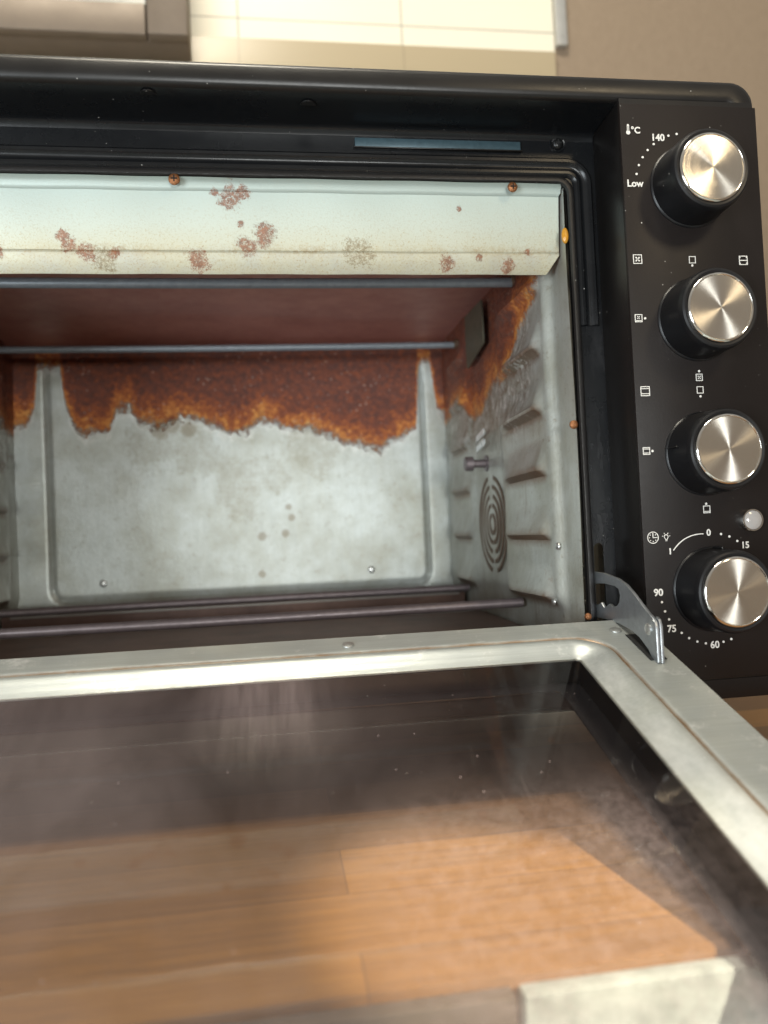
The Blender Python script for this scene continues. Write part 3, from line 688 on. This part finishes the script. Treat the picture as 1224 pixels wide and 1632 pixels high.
# screws and rivets
def screw(x, y, z, r, mat, axis='Y', name='screw', h=.0016, cross=True):
    o = mobj(name, lathe([(r, 0), (r * .97, h * .45), (r * .75, h * .85), (r * .4, h), (0, h * 1.02)], 28, axis), mat, oven, Vector((x, y, z)) - OV)
    if cross:
        bm = bmesh.new(); a = r * .55; b = r * .12
        if axis == 'Y':
            box(bm, -a, a, -h * 1.12, -h * .8, -b, b); box(bm, -b, b, -h * 1.11, -h * .8, -a, a)
            mobj('screw_cross', bm, m_dark, o, (0, 0, 0), False)
    return o
screw(-.2849, .0340, .2402, .0032, m_screw_rust); screw(-.0908, .0340, .2393, .0030, m_screw_rust)
o = screw(-.0601, .0340, .2106, .0028, m_screw_amber, cross=False); o.scale = (.75, 1.2, 1.7)
screw(-.0606, .0345, .0980, .0026, m_screw_rust, cross=False); screw(-.0590, .0320, -.0150, .0022, m_screw_rust, cross=False)
screw(-.0614, .0350, .2663, .0034, m_screw_black, h=.0022)
part('screw_dimple', lathe([(.0052, 0), (.0048, .0006), (.0040, .0004)], 32, 'Y', (-.0614, .0352, .2663)), m_face)
for x, z in ((-.4036, .003), (-.1433, .0029)): screw(x, .3744, z, .0035, m_screw_zinc, name='rivet', cross=False)
for y, z in ((.0653, .0259), (.0750, -.0094)): screw(-.0590 - side_h(y, z), y, z, .0025, m_screw_zinc, 'X', 'rivet', cross=False)

# feet
for x, y in ((-.005, .03), (-.005, .34), (-.54, .03), (-.54, .34)):
    f = lathe([(.016, 0), (.0145, .004), (.0135, .040), (0, .041)], 32, 'Z', (0, 0, 0), sign=1)
    mobj('foot', f, m_foot, oven, Vector((x, y, -.1018)) - OV)

# hinge arm between slot and door
TH = .3235
ho = [(.0560, .0140), (.0402, .0104), (.0250, .0102), (.0064, .0081), (-.0040, .0052), (-.0116, .0014), (-.0200, -.0036), (-.0279, -.0080), (-.0314, -.0096), (-.0340, -.0118), (-.0350, -.0150), (-.0352, -.0314), (-.0310, -.0318), (-.0261, -.0262),
      (-.0170, -.0212), (-.0079, -.0185), (.0060, -.0165), (.0250, -.0160), (.0440, -.0158), (.0560, -.0150), (.0560, -.0078), (.0440, -.0082)]
ho += [(.0400, -.0085), (.0370, -.0100), (.0330, -.0086), (.0290, -.0072), (.0260, -.0098), (.0222, -.0088), (.0180, -.0070), (.0140, -.0084), (.0085, -.0074), (.0050, -.0050), (.0036, -.0010), (.0052, .0026), (.0100, .0040), (.0233, .0046), (.0411, .0036), (.0560, .0070)]
ha = flat_curve([ho], .0014, .0002); ha.transform(Matrix.Translation((-.0508, 0, 0)) @ YZ)
arm = part('hinge_arm', ha, m_steel)
hb = flat_curve([[(-.0352, -.0318), (-.0352, -.0140), (-.0338, -.0105), (-.0314, -.0095), (-.0295, -.0110), (-.0275, -.0145), (-.0262, -.0200), (-.0240, -.0270), (-.0310, -.0318)]], .0012, .0002)
hb.transform(Matrix.Translation((-.0488, 0, 0)) @ YZ); mobj('hinge_bracket', hb, m_steel, arm)
mobj('hinge_rivet', lathe([(.0030, 0), (.0030, .0008), (.0022, .0013), (.0018, .0010), (0, .0010)], 28, 'X', (-.0516, -.0275, -.0158)), m_screw_zinc, arm)

# ------------------------------------------------------------------ door (its own frame: y = -distance from hinge, z = normal)
DR = Vector((0, .0164, -.0152))
X0, X1 = -.5035, -.0388
dfr = flat_curve([[(X0 - .002, -.2860), (X1 + .0022, -.2860), (X1 + .0022, -.0030), (X0 - .002, -.0030)], rrect(-.4570, -.0828, -.2575, -.0325, .003)], .0140, 0)
dfr.transform(Matrix.Translation((0, 0, -.0143)))
door = mobj('door', dfr, m_case, oven, DR - OV, False); door.rotation_euler = (TH, 0, 0)
def drects(d, r, lv):   # d = how far outwards from the glass opening
    return (-.4560 - d * .98, -.0838 + d * .87, -.2585 - d * .9, -.0335 + d * .68, r, lv)
rings = frame_ring([drects(0, .0022, -.0062), drects(.0003, .0024, -.0054), drects(.0020, .0045, -.0049), drects(.0050, .008, -.0044), drects(.0090, .011, -.0028), drects(.0120, .013, -.0014), drects(.0150, .015, -.0006), drects(.0180, .017, -.0001),
                    drects(.0192, .018, -.0004), drects(.0202, .0185, -.0010), drects(.0209, .019, -.0008), drects(.0217, .0195, .0000), drects(.0226, .020, .0002), drects(.0250, .021, .0002)], True)
bm = loft(rings)
outer = [(p[0], p[1], .0002) for p in rrect(X0, X1, -.2855, -.0020, .003)]
outer2 = [(p[0], p[1], -.0030) for p in rrect(X0 - .0003, X1 + .0003, -.2858, -.0017, .003)]
slot_rect = [(-.0515, -.0455), (-.0475, -.0165)]
last = rings[-1]; loft([last, outer, outer2], bm)
bmesh.ops.remove_doubles(bm, verts=bm.verts[:], dist=1e-6)
mobj('inner_frame', bm, m_door, door)
sl = flat_curve([[(-.0535, -.0215), (-.0462, -.0215), (-.0448, -.0230), (-.0448, -.0505), (-.0535, -.0505)]], .0003); sl.transform(Matrix.Translation((0, 0, .0006)))
mobj('hinge_slot', sl, m_dark, door, smooth=False)
mobj('glass_pane', heightfield(lambda x, y: (x, y, -.0052), -.4580, -.0828, -.2600, -.0325, 1, 1), m_glass, door)
mobj('glass_pane', heightfield(lambda x, y: (x, y, -.0205), -.4600, -.0800, -.2600, -.0300, 1, 1), m_glass_out, door)
gb = flat_curve([rrect(-.4700, -.0740, -.2700, -.0260, .004), rrect(-.4450, -.0955, -.2450, -.0400, .004)], .0008); gb.transform(Matrix.Translation((0, 0, -.0195)))
mobj('glass_border', gb, m_border, door, smooth=False)
for x, t in ((-.2022, .0118), (-.0560, .0150)):
    o = mobj('door_screw', lathe([(.0031, 0), (.0030, .0006), (.0016, .0010), (0, .0010)], 28, 'Z', sign=1), m_screw_zinc, door, (x, -t, .0003))
